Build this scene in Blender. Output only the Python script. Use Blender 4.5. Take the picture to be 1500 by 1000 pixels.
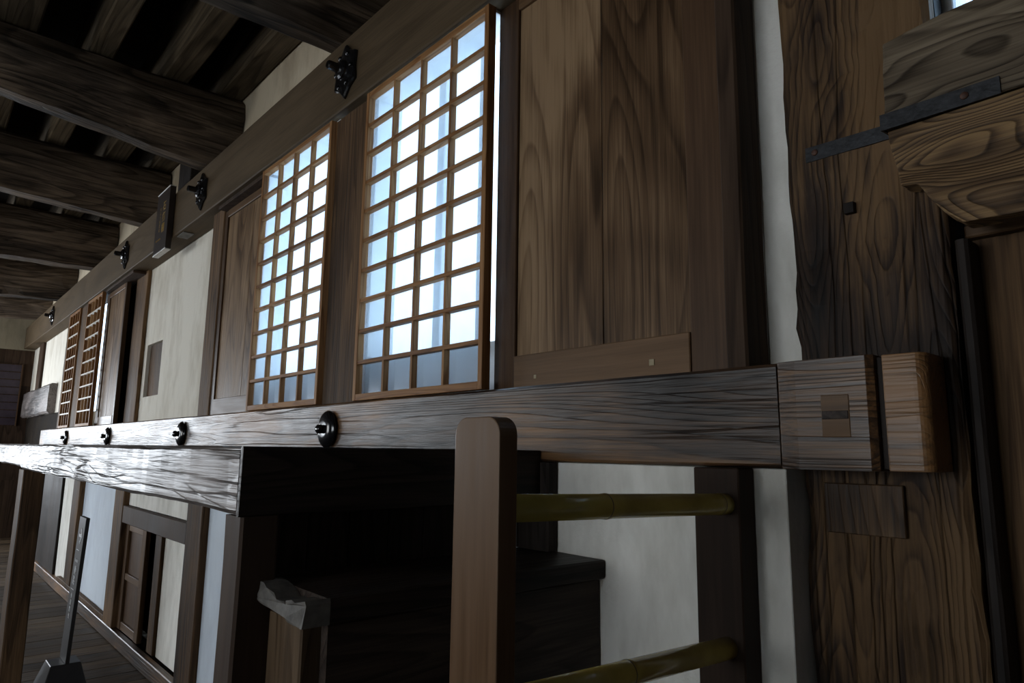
import bpy, bmesh, math, random
from mathutils import Vector, Matrix, noise

for o in list(bpy.data.objects):
    bpy.data.objects.remove(o, do_unlink=True)
S = bpy.context.scene
C = S.collection

# ------------------------------------------------------------------ camera
cam_d = bpy.data.cameras.new('camera')
cam_d.sensor_width = 36.0
cam_d.lens = 24.0
cam_d.clip_start = 0.02
cam = bpy.data.objects.new('camera', cam_d)
C.objects.link(cam)
yaw, pitch, roll = math.radians(-48.54), math.radians(9.085), math.radians(0.742)
fwd = Vector((math.sin(yaw) * math.cos(pitch), math.cos(yaw) * math.cos(pitch), math.sin(pitch)))
rgt = Vector((math.cos(yaw), -math.sin(yaw), 0))
upv = rgt.cross(fwd)
r2 = math.cos(roll) * rgt + math.sin(roll) * upv
u2 = -math.sin(roll) * rgt + math.cos(roll) * upv
cam.matrix_world = Matrix(((r2.x, u2.x, -fwd.x, 0), (r2.y, u2.y, -fwd.y, 0), (r2.z, u2.z, -fwd.z, 1.55), (0, 0, 0, 1)))
S.camera = cam

# ------------------------------------------------------------------ world, exposure
W = bpy.data.worlds.new('overcast_sky')
S.world = W
W.use_nodes = True
bg = W.node_tree.nodes['Background']
bg.inputs[0].default_value = (0.58, 0.79, 1.0, 1)
bg.inputs[1].default_value = 4.0
S.view_settings.view_transform = 'Standard'
S.view_settings.look = 'None'
S.view_settings.exposure = 0.0
S.view_settings.gamma = 1.0
S.view_settings.use_curve_mapping = False


def area(name, loc, direction, sx, sy, power, color, spread=180):
    d = bpy.data.lights.new(name, 'AREA')
    d.shape = 'RECTANGLE'
    d.size, d.size_y = sx, sy
    d.energy = power
    d.color = color
    d.spread = math.radians(spread)
    o = bpy.data.objects.new(name, d)
    C.objects.link(o)
    o.location = loc
    o.rotation_euler = Vector(direction).to_track_quat('-Z', 'Y').to_euler()
    return o


# daylight through unseen openings placed in the far gable and opposite corridor wall
DAY = (0.97, 0.98, 1.0)
WARM = (1.0, 0.90, 0.78)
area('daylight_gable_window', (-14.40, -1.05, 1.75), (1, 0, 0), 2.5, 1.5, 155, DAY)
area('daylight_opposite_window_a', (-11.7, -3.42, 1.75), (0, 1, 0), 3.4, 1.3, 130, DAY)
area('daylight_opposite_window_b', (-6.6, -3.42, 1.75), (0, 1, 0), 1.5, 1.3, 34, WARM)
area('added_fill_opposite_c', (-1.6, -3.42, 1.75), (0, 1, 0), 2.6, 1.3, 41, WARM)  # unseen window added as soft fill for the right end

# ------------------------------------------------------------------ materials


def nodes_of(name):
    m = bpy.data.materials.new(name)
    m.use_nodes = True
    nt = m.node_tree
    return m, nt, nt.nodes, nt.links, nt.nodes['Principled BSDF']


def math_node(nt, op, a, b=None, clamp=False):
    n = nt.nodes.new('ShaderNodeMath')
    n.operation = op
    n.use_clamp = clamp
    for i, v in enumerate((a, b)):
        if v is None:
            continue
        if isinstance(v, (int, float)):
            n.inputs[i].default_value = v
        else:
            nt.links.new(v, n.inputs[i])
    return n.outputs[0]


def noise_tex(nt, vec, scale, detail=2.0, rough=0.5, dist=0.0):
    n = nt.nodes.new('ShaderNodeTexNoise')
    n.inputs['Scale'].default_value = scale
    n.inputs['Detail'].default_value = detail
    n.inputs['Roughness'].default_value = rough
    n.inputs['Distortion'].default_value = dist
    nt.links.new(vec, n.inputs['Vector'])
    return n.outputs['Fac']


def mapped(nt, vec, sc):
    n = nt.nodes.new('ShaderNodeMapping')
    n.inputs['Scale'].default_value = sc
    nt.links.new(vec, n.inputs['Vector'])
    return n.outputs[0]


def ramp(nt, fac, stops):
    n = nt.nodes.new('ShaderNodeValToRGB')
    nt.links.new(fac, n.inputs[0])
    e = n.color_ramp.elements
    while len(e) < len(stops):
        e.new(0.5)
    for el, (p, c) in zip(e, stops):
        el.position = p
        el.color = (c[0], c[1], c[2], 1)
    return n.outputs[0]


def axis_scale(axis, along, across):
    return tuple(along if a == axis else across for a in 'XYZ')


def wood(name, dark, mid, light, axis='X', rings=8.0, ring_across=4.0, ring_along=0.45, fibre=75.0, rough=0.5,
         bump=0.35, spec=0.5, crack=0.0, ring_w=0.5, blotch=0.35, vary=0.25, knots=False):
    m, nt, N, L, P = nodes_of(name)
    tc = N.new('ShaderNodeTexCoord')
    oi = N.new('ShaderNodeObjectInfo')
    sh = N.new('ShaderNodeVectorMath')
    sh.operation = 'SCALE'
    sh.inputs[0].default_value = (13.1, 27.7, 41.3)
    L.new(oi.outputs['Random'], sh.inputs['Scale'])
    ad = N.new('ShaderNodeVectorMath')
    ad.operation = 'ADD'
    L.new(tc.outputs['Object'], ad.inputs[0])
    L.new(sh.outputs[0], ad.inputs[1])
    v = ad.outputs[0]
    n1 = noise_tex(nt, mapped(nt, v, axis_scale(axis, ring_along, ring_across)), 1.0, 1.2, 0.4, 0.12)
    saw = math_node(nt, 'FRACT', math_node(nt, 'MULTIPLY', n1, rings * 3.2))
    late = math_node(nt, 'SMOOTH_MIN', math_node(nt, 'POWER', saw, 2.6), math_node(nt, 'MULTIPLY', math_node(nt, 'SUBTRACT', 1.0, saw), 7.0))
    ring = math_node(nt, 'SUBTRACT', 1.0, late, True)
    n2 = noise_tex(nt, mapped(nt, v, axis_scale(axis, 2.2, fibre)), 1.0, 3.0, 0.6)
    n3 = noise_tex(nt, mapped(nt, v, axis_scale(axis, 0.9, 2.6)), 1.0, 3.0, 0.6, 0.4)
    a = math_node(nt, 'MULTIPLY', ring, ring_w)
    n6 = noise_tex(nt, mapped(nt, v, axis_scale(axis, 5.0, fibre * 2.6)), 1.0, 2.0, 0.6)
    b = math_node(nt, 'ADD', math_node(nt, 'MULTIPLY', math_node(nt, 'SUBTRACT', n2, 0.5), 0.75), math_node(nt, 'MULTIPLY', math_node(nt, 'SUBTRACT', n6, 0.5), 0.5))
    b = math_node(nt, 'ADD', b, 0.5 - ring_w * 0.72)
    c = math_node(nt, 'MULTIPLY', math_node(nt, 'SUBTRACT', n3, 0.5), blotch * 4)
    f = math_node(nt, 'ADD', math_node(nt, 'ADD', a, b), c)
    f = math_node(nt, 'ADD', f, math_node(nt, 'MULTIPLY', math_node(nt, 'SUBTRACT', oi.outputs['Random'], 0.5), vary))
    col = ramp(nt, f, ((0.08, dark), (0.48, mid), (0.95, light)))
    h = math_node(nt, 'ADD', math_node(nt, 'MULTIPLY', ring, 0.45), n2)
    if crack > 0:
        n4 = noise_tex(nt, mapped(nt, v, axis_scale(axis, 0.55, 17.0)), 1.0, 2.5, 0.5, 0.15)
        ck = math_node(nt, 'SUBTRACT', 1.0, math_node(nt, 'MULTIPLY', math_node(nt, 'ABSOLUTE', math_node(nt, 'SUBTRACT', n4, 0.5)), 34.0), True)
        n5 = noise_tex(nt, mapped(nt, v, axis_scale(axis, 0.7, 2.0)), 1.0, 1.0)
        ck = math_node(nt, 'MULTIPLY', ck, math_node(nt, 'MULTIPLY', math_node(nt, 'SUBTRACT', n5, 0.46), 8.0, True), True)
        mx = N.new('ShaderNodeMix')
        mx.data_type = 'RGBA'
        L.new(math_node(nt, 'MULTIPLY', ck, crack, True), mx.inputs[0])
        L.new(col, mx.inputs[6])
        mx.inputs[7].default_value = (dark[0] * 0.3, dark[1] * 0.3, dark[2] * 0.3, 1)
        col = mx.outputs[2]
        h = math_node(nt, 'SUBTRACT', h, math_node(nt, 'MULTIPLY', ck, 1.3 * crack))
    L.new(col, P.inputs['Base Color'])
    rr = math_node(nt, 'ADD', math_node(nt, 'MULTIPLY', math_node(nt, 'SUBTRACT', n3, 0.5), 0.35), rough)
    rr = math_node(nt, 'ADD', rr, math_node(nt, 'MULTIPLY', math_node(nt, 'SUBTRACT', n2, 0.5), 0.25), True)
    L.new(rr, P.inputs['Roughness'])
    P.inputs['Specular IOR Level'].default_value = spec if spec >= 0.5 else spec * 0.4
    bp = N.new('ShaderNodeBump')
    bp.inputs['Strength'].default_value = bump
    bp.inputs['Distance'].default_value = 0.004
    L.new(h, bp.inputs['Height'])
    L.new(bp.outputs[0], P.inputs['Normal'])
    return m


def plaster_mat(name, base, stain, rough=0.85, amount=0.5):
    m, nt, N, L, P = nodes_of(name)
    tc = N.new('ShaderNodeTexCoord')
    v = tc.outputs['Object']
    n1 = noise_tex(nt, mapped(nt, v, (2.2, 2.2, 0.8)), 1.0, 5.0, 0.6, 0.6)
    n2 = noise_tex(nt, mapped(nt, v, (14, 14, 5)), 1.0, 4.0, 0.6)
    f = math_node(nt, 'ADD', math_node(nt, 'MULTIPLY', n1, 0.7), math_node(nt, 'MULTIPLY', n2, 0.3))
    col = ramp(nt, f, ((0.5 - 0.22 * amount - 0.02, stain), (0.56, base)))
    L.new(col, P.inputs['Base Color'])
    P.inputs['Roughness'].default_value = rough
    P.inputs['Specular IOR Level'].default_value = 0.25
    bp = N.new('ShaderNodeBump')
    bp.inputs['Strength'].default_value = 0.25
    bp.inputs['Distance'].default_value = 0.006
    n3 = noise_tex(nt, v, 60.0, 4.0, 0.65)
    L.new(math_node(nt, 'ADD', n3, math_node(nt, 'MULTIPLY', n2, 1.5)), bp.inputs['Height'])
    L.new(bp.outputs[0], P.inputs['Normal'])
    return m


def plain(name, col, rough=0.5, metal=0.0, spec=0.5, coat=0.0, nscale=30.0, namp=0.25, bump=0.0):
    m, nt, N, L, P = nodes_of(name)
    tc = N.new('ShaderNodeTexCoord')
    n1 = noise_tex(nt, tc.outputs['Object'], nscale, 4.0, 0.6)
    lo = tuple(c * (1 - namp) for c in col)
    hi = tuple(min(1, c * (1 + namp)) for c in col)
    L.new(ramp(nt, n1, ((0.3, lo), (0.7, hi))), P.inputs['Base Color'])
    P.inputs['Roughness'].default_value = rough
    P.inputs['Metallic'].default_value = metal
    P.inputs['Specular IOR Level'].default_value = spec
    P.inputs['Coat Weight'].default_value = coat
    if bump:
        bp = N.new('ShaderNodeBump')
        bp.inputs['Strength'].default_value = bump
        bp.inputs['Distance'].default_value = 0.003
        L.new(n1, bp.inputs['Height'])
        L.new(bp.outputs[0], P.inputs['Normal'])
    return m


def glass_mat(name):
    m, nt, N, L, P = nodes_of(name)
    out = nt.nodes['Material Output']
    nt.nodes.remove(P)
    tr = N.new('ShaderNodeBsdfTransparent')
    tr.inputs[0].default_value = (0.90, 0.94, 0.98, 1)
    gl = N.new('ShaderNodeBsdfGlossy')
    gl.inputs['Roughness'].default_value = 0.12
    df = N.new('ShaderNodeBsdfTranslucent')
    df.inputs[0].default_value = (0.80, 0.90, 1.0, 1)
    tc = N.new('ShaderNodeTexCoord')
    n1 = noise_tex(nt, mapped(nt, tc.outputs['Object'], (9, 9, 4)), 1.0, 4.0, 0.6)
    fr = N.new('ShaderNodeFresnel')
    fr.inputs[0].default_value = 1.35
    m1 = N.new('ShaderNodeMixShader')
    L.new(math_node(nt, 'MULTIPLY', n1, 0.34), m1.inputs[0])
    L.new(tr.outputs[0], m1.inputs[1])
    L.new(df.outputs[0], m1.inputs[2])
    m2 = N.new('ShaderNodeMixShader')
    L.new(math_node(nt, 'MULTIPLY', fr.outputs[0], 0.5), m2.inputs[0])
    L.new(m1.outputs[0], m2.inputs[1])
    L.new(gl.outputs[0], m2.inputs[2])
    L.new(m2.outputs[0], out.inputs['Surface'])
    return m


M = {}
M['sill'] = wood('weathered_sill_timber', (0.009, 0.005, 0.003), (0.052, 0.027, 0.013), (0.23, 0.115, 0.042), 'X', 7, 7.0, 0.30, 90, 0.40, 0.5, 0.5, crack=0.5, ring_w=0.40, blotch=0.7, vary=0.0)
M['lintel'] = wood('planed_lintel_timber', (0.056, 0.038, 0.021), (0.092, 0.064, 0.037), (0.130, 0.094, 0.056), 'X', 2, 3.0, 0.3, 60, 0.68, 0.15, 0.25, ring_w=0.25, blotch=0.2)
M['platform'] = wood('hewn_platform_timber', (0.028, 0.022, 0.020), (0.105, 0.088, 0.080), (0.24, 0.205, 0.19), 'X', 5, 6.0, 0.6, 60, 0.46, 0.9, 0.5, crack=1.0, ring_w=0.35, blotch=0.55)
M['dark_y'] = wood('shade_dark_timber_crosswise', (0.008, 0.007, 0.006), (0.030, 0.022, 0.018), (0.075, 0.054, 0.042), 'Y', 5, 6.0, 0.6, 60, 0.5, 0.4, 0.3, ring_w=0.4)  # shade of the side faces is put into this dark colour
M['dark_z'] = wood('dark_and_shaded_timber_upright', (0.006, 0.005, 0.004), (0.018, 0.014, 0.012), (0.042, 0.033, 0.028), 'Z', 4, 5.0, 0.5, 60, 0.6, 0.3, 0.3, ring_w=0.35)  # dark wood, also used where shade is put into the colour
M['beam'] = wood('smoked_ceiling_log', (0.015, 0.011, 0.008), (0.062, 0.045, 0.031), (0.150, 0.110, 0.076), 'Y', 4, 4.0, 0.5, 45, 0.7, 0.8, 0.22, crack=0.6, blotch=0.5)
M['joist'] = wood('smoked_joist', (0.026, 0.019, 0.012), (0.064, 0.048, 0.030), (0.12, 0.092, 0.060), 'X', 4, 5.0, 0.4, 50, 0.75, 0.6, 0.2, blotch=0.4)
M['ceil'] = wood('black_board_and_shade', (0.006, 0.005, 0.004), (0.013, 0.010, 0.008), (0.025, 0.020, 0.015), 'Y', 4, 5.0, 0.4, 50, 0.85, 0.3, 0.1)  # black boards, also painted shade in the gap by the far door
M['post'] = wood('brown_upright_post', (0.026, 0.015, 0.008), (0.076, 0.043, 0.022), (0.19, 0.112, 0.056), 'Z', 5, 6.0, 0.35, 80, 0.68, 0.5, 0.3, crack=0.4, ring_w=0.40)
M['door'] = wood('zelkova_door_board', (0.036, 0.020, 0.010), (0.110, 0.064, 0.033), (0.27, 0.175, 0.098), 'Z', 7, 3.4, 0.45, 110, 0.48, 0.25, 0.35, ring_w=0.38, blotch=0.50)
M['door_frame'] = wood('door_frame_wood', (0.032, 0.017, 0.009), (0.066, 0.036, 0.019), (0.110, 0.062, 0.033), 'Z', 2, 4.0, 0.4, 60, 0.46, 0.15, 0.4, ring_w=0.25, blotch=0.25)
M['door_frame_x'] = wood('door_rail_wood', (0.055, 0.030, 0.015), (0.112, 0.064, 0.032), (0.170, 0.100, 0.054), 'X', 3, 4.0, 0.4, 60, 0.46, 0.15, 0.4, ring_w=0.25, blotch=0.25)
M['door_dark'] = wood('dark_jamb_wood', (0.018, 0.011, 0.007), (0.040, 0.024, 0.015), (0.070, 0.044, 0.028), 'Z', 3, 5.0, 0.4, 60, 0.7, 0.3, 0.25)
M['shoji_z'] = wood('cedar_lattice_upright', (0.12, 0.052, 0.020), (0.23, 0.110, 0.043), (0.37, 0.20, 0.086), 'Z', 3, 12, 1.2, 120, 0.55, 0.2, 0.3, vary=0.15)
M['shoji_x'] = wood('cedar_lattice_bar', (0.12, 0.052, 0.020), (0.23, 0.110, 0.043), (0.37, 0.20, 0.086), 'X', 3, 12, 1.2, 120, 0.55, 0.2, 0.3, vary=0.15)
M['sheen_bar'] = wood('sheen_lattice_bar', (0.42, 0.37, 0.30), (0.58, 0.53, 0.46), (0.70, 0.66, 0.58), 'X', 3, 12, 1.2, 120, 0.5, 0.2, 0.4, vary=0.1)  # lattice bars lightened, grazing sheen put into their colour
M['pillar'] = wood('hewn_great_pillar', (0.008, 0.006, 0.005), (0.034, 0.021, 0.014), (0.145, 0.086, 0.042), 'Z', 8, 7.0, 1.0, 60, 0.6, 0.9, 0.3, crack=0.6, ring_w=0.34, blotch=1.0)
M['timber_r'] = wood('bold_grained_timber', (0.018, 0.011, 0.007), (0.095, 0.057, 0.029), (0.31, 0.195, 0.092), 'X', 8, 8.0, 2.4, 70, 0.55, 0.7, 0.3, ring_w=0.6, blotch=0.3)
M['timber_g'] = wood('grey_grained_timber', (0.030, 0.021, 0.013), (0.115, 0.088, 0.059), (0.24, 0.19, 0.13), 'X', 8, 8.0, 2.2, 70, 0.6, 0.6, 0.3, ring_w=0.55, blotch=0.3)
M['newel'] = wood('polished_newel_wood', (0.068, 0.036, 0.017), (0.118, 0.066, 0.034), (0.155, 0.092, 0.050), 'Z', 1, 3.0, 0.4, 40, 0.38, 0.06, 0.45, ring_w=0.2, blotch=0.3)
M['railpost'] = wood('stained_rail_post', (0.026, 0.016, 0.011), (0.046, 0.029, 0.020), (0.068, 0.044, 0.031), 'Z', 1, 3.0, 0.4, 40, 0.62, 0.1, 0.3, ring_w=0.25)
M['floor'] = wood('worn_floor_plank', (0.020, 0.013, 0.008), (0.058, 0.039, 0.024), (0.125, 0.086, 0.052), 'Y', 4, 6.0, 0.5, 60, 0.58, 0.5, 0.3, vary=0.5, ring_w=0.4)
M['endgrain'] = plain('worn_grey_end_grain', (0.10, 0.092, 0.082), 0.6, nscale=26, namp=0.5, bump=0.8)
M['boxpost'] = wood('warm_step_post', (0.034, 0.020, 0.011), (0.070, 0.044, 0.025), (0.115, 0.076, 0.045), 'Z', 5, 6.0, 0.5, 60, 0.5, 0.3, 0.4)
M['plaster'] = plaster_mat('aged_white_plaster', (0.74, 0.70, 0.61), (0.54, 0.49, 0.40))
M['plaster_low'] = plaster_mat('cool_white_plaster', (0.83, 0.81, 0.75), (0.50, 0.48, 0.42), amount=0.8)
M['plaster_blue'] = plaster_mat('bluish_white_plaster', (0.66, 0.73, 0.81), (0.56, 0.62, 0.70), amount=0.5)
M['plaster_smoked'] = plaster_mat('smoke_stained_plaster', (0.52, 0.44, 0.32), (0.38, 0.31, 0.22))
M['plaster_dark'] = plaster_mat('darker_plaster', (0.26, 0.22, 0.15), (0.18, 0.15, 0.10))  # plaster in a darker tone
M['white'] = plaster_mat('fresh_white_plaster', (0.80, 0.80, 0.80), (0.72, 0.72, 0.72))
M['black'] = plain('black_lacquered_iron', (0.006, 0.006, 0.007), 0.16, spec=0.6, nscale=12)
M['iron'] = plain('wrought_iron', (0.022, 0.023, 0.026), 0.55, metal=0.4, nscale=55, namp=0.6, bump=0.6)
M['rust'] = plain('rusty_rivet', (0.07, 0.030, 0.018), 0.7, nscale=80, namp=0.5)
M['bamboo'] = plain('varnished_green_bamboo', (0.56, 0.45, 0.105), 0.26, spec=0.5, coat=0.3, nscale=9, namp=0.22)
M['bamboo_node'] = plain('bamboo_node', (0.19, 0.165, 0.055), 0.4, nscale=30, namp=0.3)
M['glass'] = glass_mat('hazy_window_glass')
M['plaque'] = plain('dark_plaque', (0.022, 0.015, 0.012), 0.4, nscale=8)
M['gold'] = plain('gold_lettering', (0.40, 0.25, 0.06), 0.4, metal=0.3, nscale=50)
M['silver'] = plain('pale_metal_trim', (0.55, 0.53, 0.50), 0.4, metal=0.3, nscale=50)
M['signface'] = plain('glossy_black_sign', (0.016, 0.013, 0.012), 0.42, spec=0.35, nscale=6)
M['lettering'] = plain('white_lettering', (0.90, 0.91, 0.93), 0.5, nscale=40, namp=0.05)
M['peg'] = plain('pale_wood_peg', (0.26, 0.21, 0.12), 0.6)
M['far_shoji'] = plain('purple_dark_screen', (0.035, 0.024, 0.034), 0.35, nscale=5, namp=0.4)

# ------------------------------------------------------------------ mesh helpers


def mesh_from(bm, name, smooth=False):
    me = bpy.data.meshes.new(name)
    bm.normal_update()
    bm.to_mesh(me)
    bm.free()
    if smooth:
        for p in me.polygons:
            p.use_smooth = True
    return me


def add_box(bm, x0, x1, y0, y1, z0, z1, bev=0.0):
    vs = [bm.verts.new((x, y, z)) for z in (z0, z1) for y in (y0, y1) for x in (x0, x1)]
    F = [(0, 2, 3, 1), (4, 5, 7, 6), (0, 1, 5, 4), (2, 6, 7, 3), (0, 4, 6, 2), (1, 3, 7, 5)]
    fs = [bm.faces.new([vs[i] for i in f]) for f in F]
    if bev > 0:
        ed = list({e for f in fs for e in f.edges})
        bmesh.ops.bevel(bm, geom=ed, offset=bev, segments=1, affect='EDGES', profile=0.5)
    return vs


def box_mesh(name, x0, x1, y0, y1, z0, z1, bev=0.003):
    bm = bmesh.new()
    add_box(bm, x0, x1, y0, y1, z0, z1, bev)
    return mesh_from(bm, name)


def jit(p, amp, fr, seed):
    q = Vector((p[0] * fr + seed * 7.3, p[1] * fr - seed * 3.1, p[2] * fr + seed * 11.7))
    return noise.noise_vector(q) * amp


def timber_mesh(name, axis, t0, t1, section, segs=20, amp=0.006, fr=2.5, seed=0, bend=None, taper=None):
    """sweep a cross-section polygon (u, v) along an axis, slightly irregular like hewn wood"""
    bm = bmesh.new()
    rings = []
    for i in range(segs + 1):
        t = t0 + (t1 - t0) * i / segs
        s = taper(i / segs) if taper else 1.0
        du, dv = bend(i / segs) if bend else (0, 0)
        cu = sum(p[0] for p in section) / len(section)
        cv = sum(p[1] for p in section) / len(section)
        ring = []
        for (u, v) in section:
            u = cu + (u - cu) * s + du
            v = cv + (v - cv) * s + dv
            p = {'X': (t, u, v), 'Y': (u, t, v), 'Z': (u, v, t)}[axis]
            p = Vector(p) + jit(p, amp, fr, seed) + jit(p, amp * 0.5, fr * 4, seed + 5)
            ring.append(bm.verts.new(p))
        rings.append(ring)
    n = len(section)
    for a, b in zip(rings, rings[1:]):
        for j in range(n):
            bm.faces.new((a[j], a[(j + 1) % n], b[(j + 1) % n], b[j]))
    bm.faces.new(rings[0][::-1])
    bm.faces.new(rings[-1])
    bmesh.ops.recalc_face_normals(bm, faces=bm.faces)
    return mesh_from(bm, name)


def rect_section(u0, u1, v0, v1, c=0.012, n=4):
    """rectangle with chamfered corners and n points per side for unevenness"""
    cs = [(u0 + c, v0), (u1 - c, v0), (u1, v0 + c), (u1, v1 - c), (u1 - c, v1), (u0 + c, v1), (u0, v1 - c), (u0, v0 + c)]
    out = []
    for k in range(8):
        a, b = cs[k], cs[(k + 1) % 8]
        m = n if k % 2 == 0 else 1
        for i in range(m):
            out.append((a[0] + (b[0] - a[0]) * i / m, a[1] + (b[1] - a[1]) * i / m))
    return out


def extrude_profile(name, pts, axis, a0, a1, bev=0.0):
    """closed 2D outline (u, v) extruded along an axis; XZ outline for axis Y"""
    bm = bmesh.new()

    def P(u, v, a):
        return {'X': (a, u, v), 'Y': (u, a, v), 'Z': (u, v, a)}[axis]
    A = [bm.verts.new(P(u, v, a0)) for u, v in pts]
    B = [bm.verts.new(P(u, v, a1)) for u, v in pts]
    bm.faces.new(A)
    bm.faces.new(B[::-1])
    n = len(pts)
    for i in range(n):
        bm.faces.new((A[i], B[i], B[(i + 1) % n], A[(i + 1) % n]))
    bmesh.ops.recalc_face_normals(bm, faces=bm.faces)
    if bev > 0:
        ed = [e for e in bm.edges if len(e.link_faces) == 2 and e.calc_face_angle(0) > 0.6]
        bmesh.ops.bevel(bm, geom=ed, offset=bev, segments=2, affect='EDGES', profile=0.6)
    return mesh_from(bm, name)


def tube_mesh(name, prof, axis_from, axis_to, n=24, smooth=True):
    """lathe: prof = [(t along 0..1, radius)] between two points"""
    a, b = Vector(axis_from), Vector(axis_to)
    d = (b - a).normalized()
    u = d.orthogonal().normalized()
    w = d.cross(u)
    bm = bmesh.new()
    rings = []
    for t, r in prof:
        c = a + (b - a) * t
        rings.append([bm.verts.new(c + (u * math.cos(2 * math.pi * k / n) + w * math.sin(2 * math.pi * k / n)) * max(r, 1e-4)) for k in range(n)])
    for p, q in zip(rings, rings[1:]):
        for k in range(n):
            bm.faces.new((p[k], p[(k + 1) % n], q[(k + 1) % n], q[k]))
    bm.faces.new(rings[0][::-1])
    bm.faces.new(rings[-1])
    bmesh.ops.recalc_face_normals(bm, faces=bm.faces)
    return mesh_from(bm, name, smooth)


def obj(name, me, mat, parent=None, loc=None, label=None):
    o = bpy.data.objects.new(name, me)
    C.objects.link(o)
    if mat is not None and me is not None and not me.materials:
        me.materials.append(mat)
    if loc is not None:
        o.location = loc
    if parent is not None:
        o.parent = parent
        base = parent.location.copy()
        if parent.parent is not None:
            base = base + parent.parent.location - parent.parent.location  # parts keep world coordinates
        o.matrix_parent_inverse = Matrix.Translation(-ROOT.get(parent.name, parent.location))
        ROOT[o.name] = Vector((0, 0, 0)) if loc is None else Vector(loc)
    else:
        ROOT[o.name] = Vector((0, 0, 0)) if loc is None else Vector(loc)
    if label:
        o['label'] = label
    return o


ROOT = {}


def tag(o, label, cat=None, group=None, kind=None):
    o['label'] = label
    if cat:
        o['category'] = cat
    if group:
        o['group'] = group
    if kind:
        o['kind'] = kind
    return o


def thing(name, label, cat, loc=(0, 0, 0), group=None, kind=None):
    o = bpy.data.objects.new(name, None)
    C.objects.link(o)
    o.location = loc
    o.empty_display_size = 0.1
    ROOT[o.name] = Vector(loc)
    return tag(o, label, cat, group, kind)


def text_mesh(name, body, size, depth=0.0006, align='CENTER'):
    cu = bpy.data.curves.new(name, 'FONT')
    cu.body = body
    cu.size = size
    cu.extrude = depth
    cu.align_x = align
    cu.align_y = 'CENTER'
    cu.resolution_u = 2
    o = bpy.data.objects.new(name + '_curve', cu)
    C.objects.link(o)
    dg = bpy.context.evaluated_depsgraph_get()
    me = bpy.data.meshes.new_from_object(o.evaluated_get(dg))
    bpy.data.objects.remove(o, do_unlink=True)
    me.name = name
    me.materials.clear()
    # from the XY text plane to a plane facing -Y
    me.transform(Matrix.Rotation(math.radians(90), 4, 'X'))
    return me


# ------------------------------------------------------------------ the setting: shell
# floor of long planks running towards the window wall
fl = thing('floor', 'worn dark plank floor under the raised platform', 'floor', (0, 0, 0), kind='structure')
obj('subfloor', box_mesh('subfloor', -14.6, 2.6, -3.5, 1.95, -0.10, -0.031, 0), M['ceil'], fl)
pw = 0.215
plank_me = box_mesh('plank', -pw / 2 + 0.0025, pw / 2 - 0.0025, -2.70, 2.70, -0.03, 0.0, 0.003)
plank_me.materials.append(M['floor'])
rng = random.Random(4)
x = -14.45
while x < 2.5:
    obj('plank', plank_me, None, fl, (x, -0.78, -0.002 * rng.random()))
    x += pw

# outer wall of the window side, thick plaster with window openings
wb = thing('wall_back', 'aged white plaster wall between the dark timber posts', 'wall', (-6, 1.6, 0), kind='structure')
Y0, Y1 = 1.68, 1.80

zo0, zo1 = 1.95, 3.40


def wall_piece(x0, x1, y0, y1, z0, z1, mat, name='plaster_panel'):
    return obj(name, box_mesh(name, x0, x1, y0, y1, z0, z1, 0.002), mat, wb)


wall_piece(-14.6, 2.6, Y0, Y1, 0.0, zo0, M['white'])
wall_piece(-14.6, -10.5, Y0, Y1, zo0, zo1, M['white'])
wall_piece(-8.62, -4.45, Y0, Y1, zo0, zo1, M['white'])
# piers, sill and head of the two window openings
wall_piece(-2.985, -2.672, 1.505, 1.635, 1.951, 3.186, M['white'], 'window_pier')
wall_piece(-4.71, -3.886, 1.552, 1.635, 1.752, 3.186, M['white'], 'window_pier')
wall_piece(-3.947, -3.886, 1.470, 1.5515, 1.752, 3.156, M['white'], 'window_pier')
wall_piece(-0.95, -0.84, 1.552, 1.635, 1.951, 3.186, M['white'], 'window_pier')
wall_piece(-3.884, -0.84, 1.595, 1.640, 1.752, 1.950, M['white'], 'window_ledge')
wall_piece(-4.71, -0.84, 1.600, 1.640, 3.188, 3.40, M['white'], 'window_head')
wall_piece(-0.95, -0.40, Y0, Y1, zo0, zo1, M['white'])
wall_piece(0.35, 2.6, Y0, Y1, zo0, zo1, M['white'])
wall_piece(-0.40, 0.35, Y0, Y1, zo0, 2.46, M['white'])
wall_piece(-0.40, 0.35, Y0, Y1, 3.0, zo1, M['white'])
wall_piece(-14.6, 2.6, Y0, Y1, zo1, 4.45, M['white'])
# upper plaster panel with a niche, and the plaster at both ends of the wall
wall_piece(-7.355, -6.858, 1.60, 1.679, 1.70, 3.30, M['plaster'])
wall_piece(-6.373, -4.95, 1.60, 1.679, 1.70, 3.30, M['plaster'])
wall_piece(-6.858, -6.373, 1.60, 1.679, 1.70, 1.985, M['plaster'])
wall_piece(-6.858, -6.373, 1.60, 1.679, 2.46, 3.30, M['plaster'])
wall_piece(-14.6, -10.2, 1.60, 1.679, 2.0, 3.30, M['plaster'])
wall_piece(-14.6, -10.2, 1.60, 1.679, 0.0, 1.999, M['ceil'], 'board_panel')
wall_piece(-0.90, -0.745, 1.60, 1.679, 1.52, 3.30, M['plaster_low'])
wall_piece(-14.6, -0.745, 1.60, 1.679, 3.301, 4.45, M['plaster_smoked'])
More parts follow.
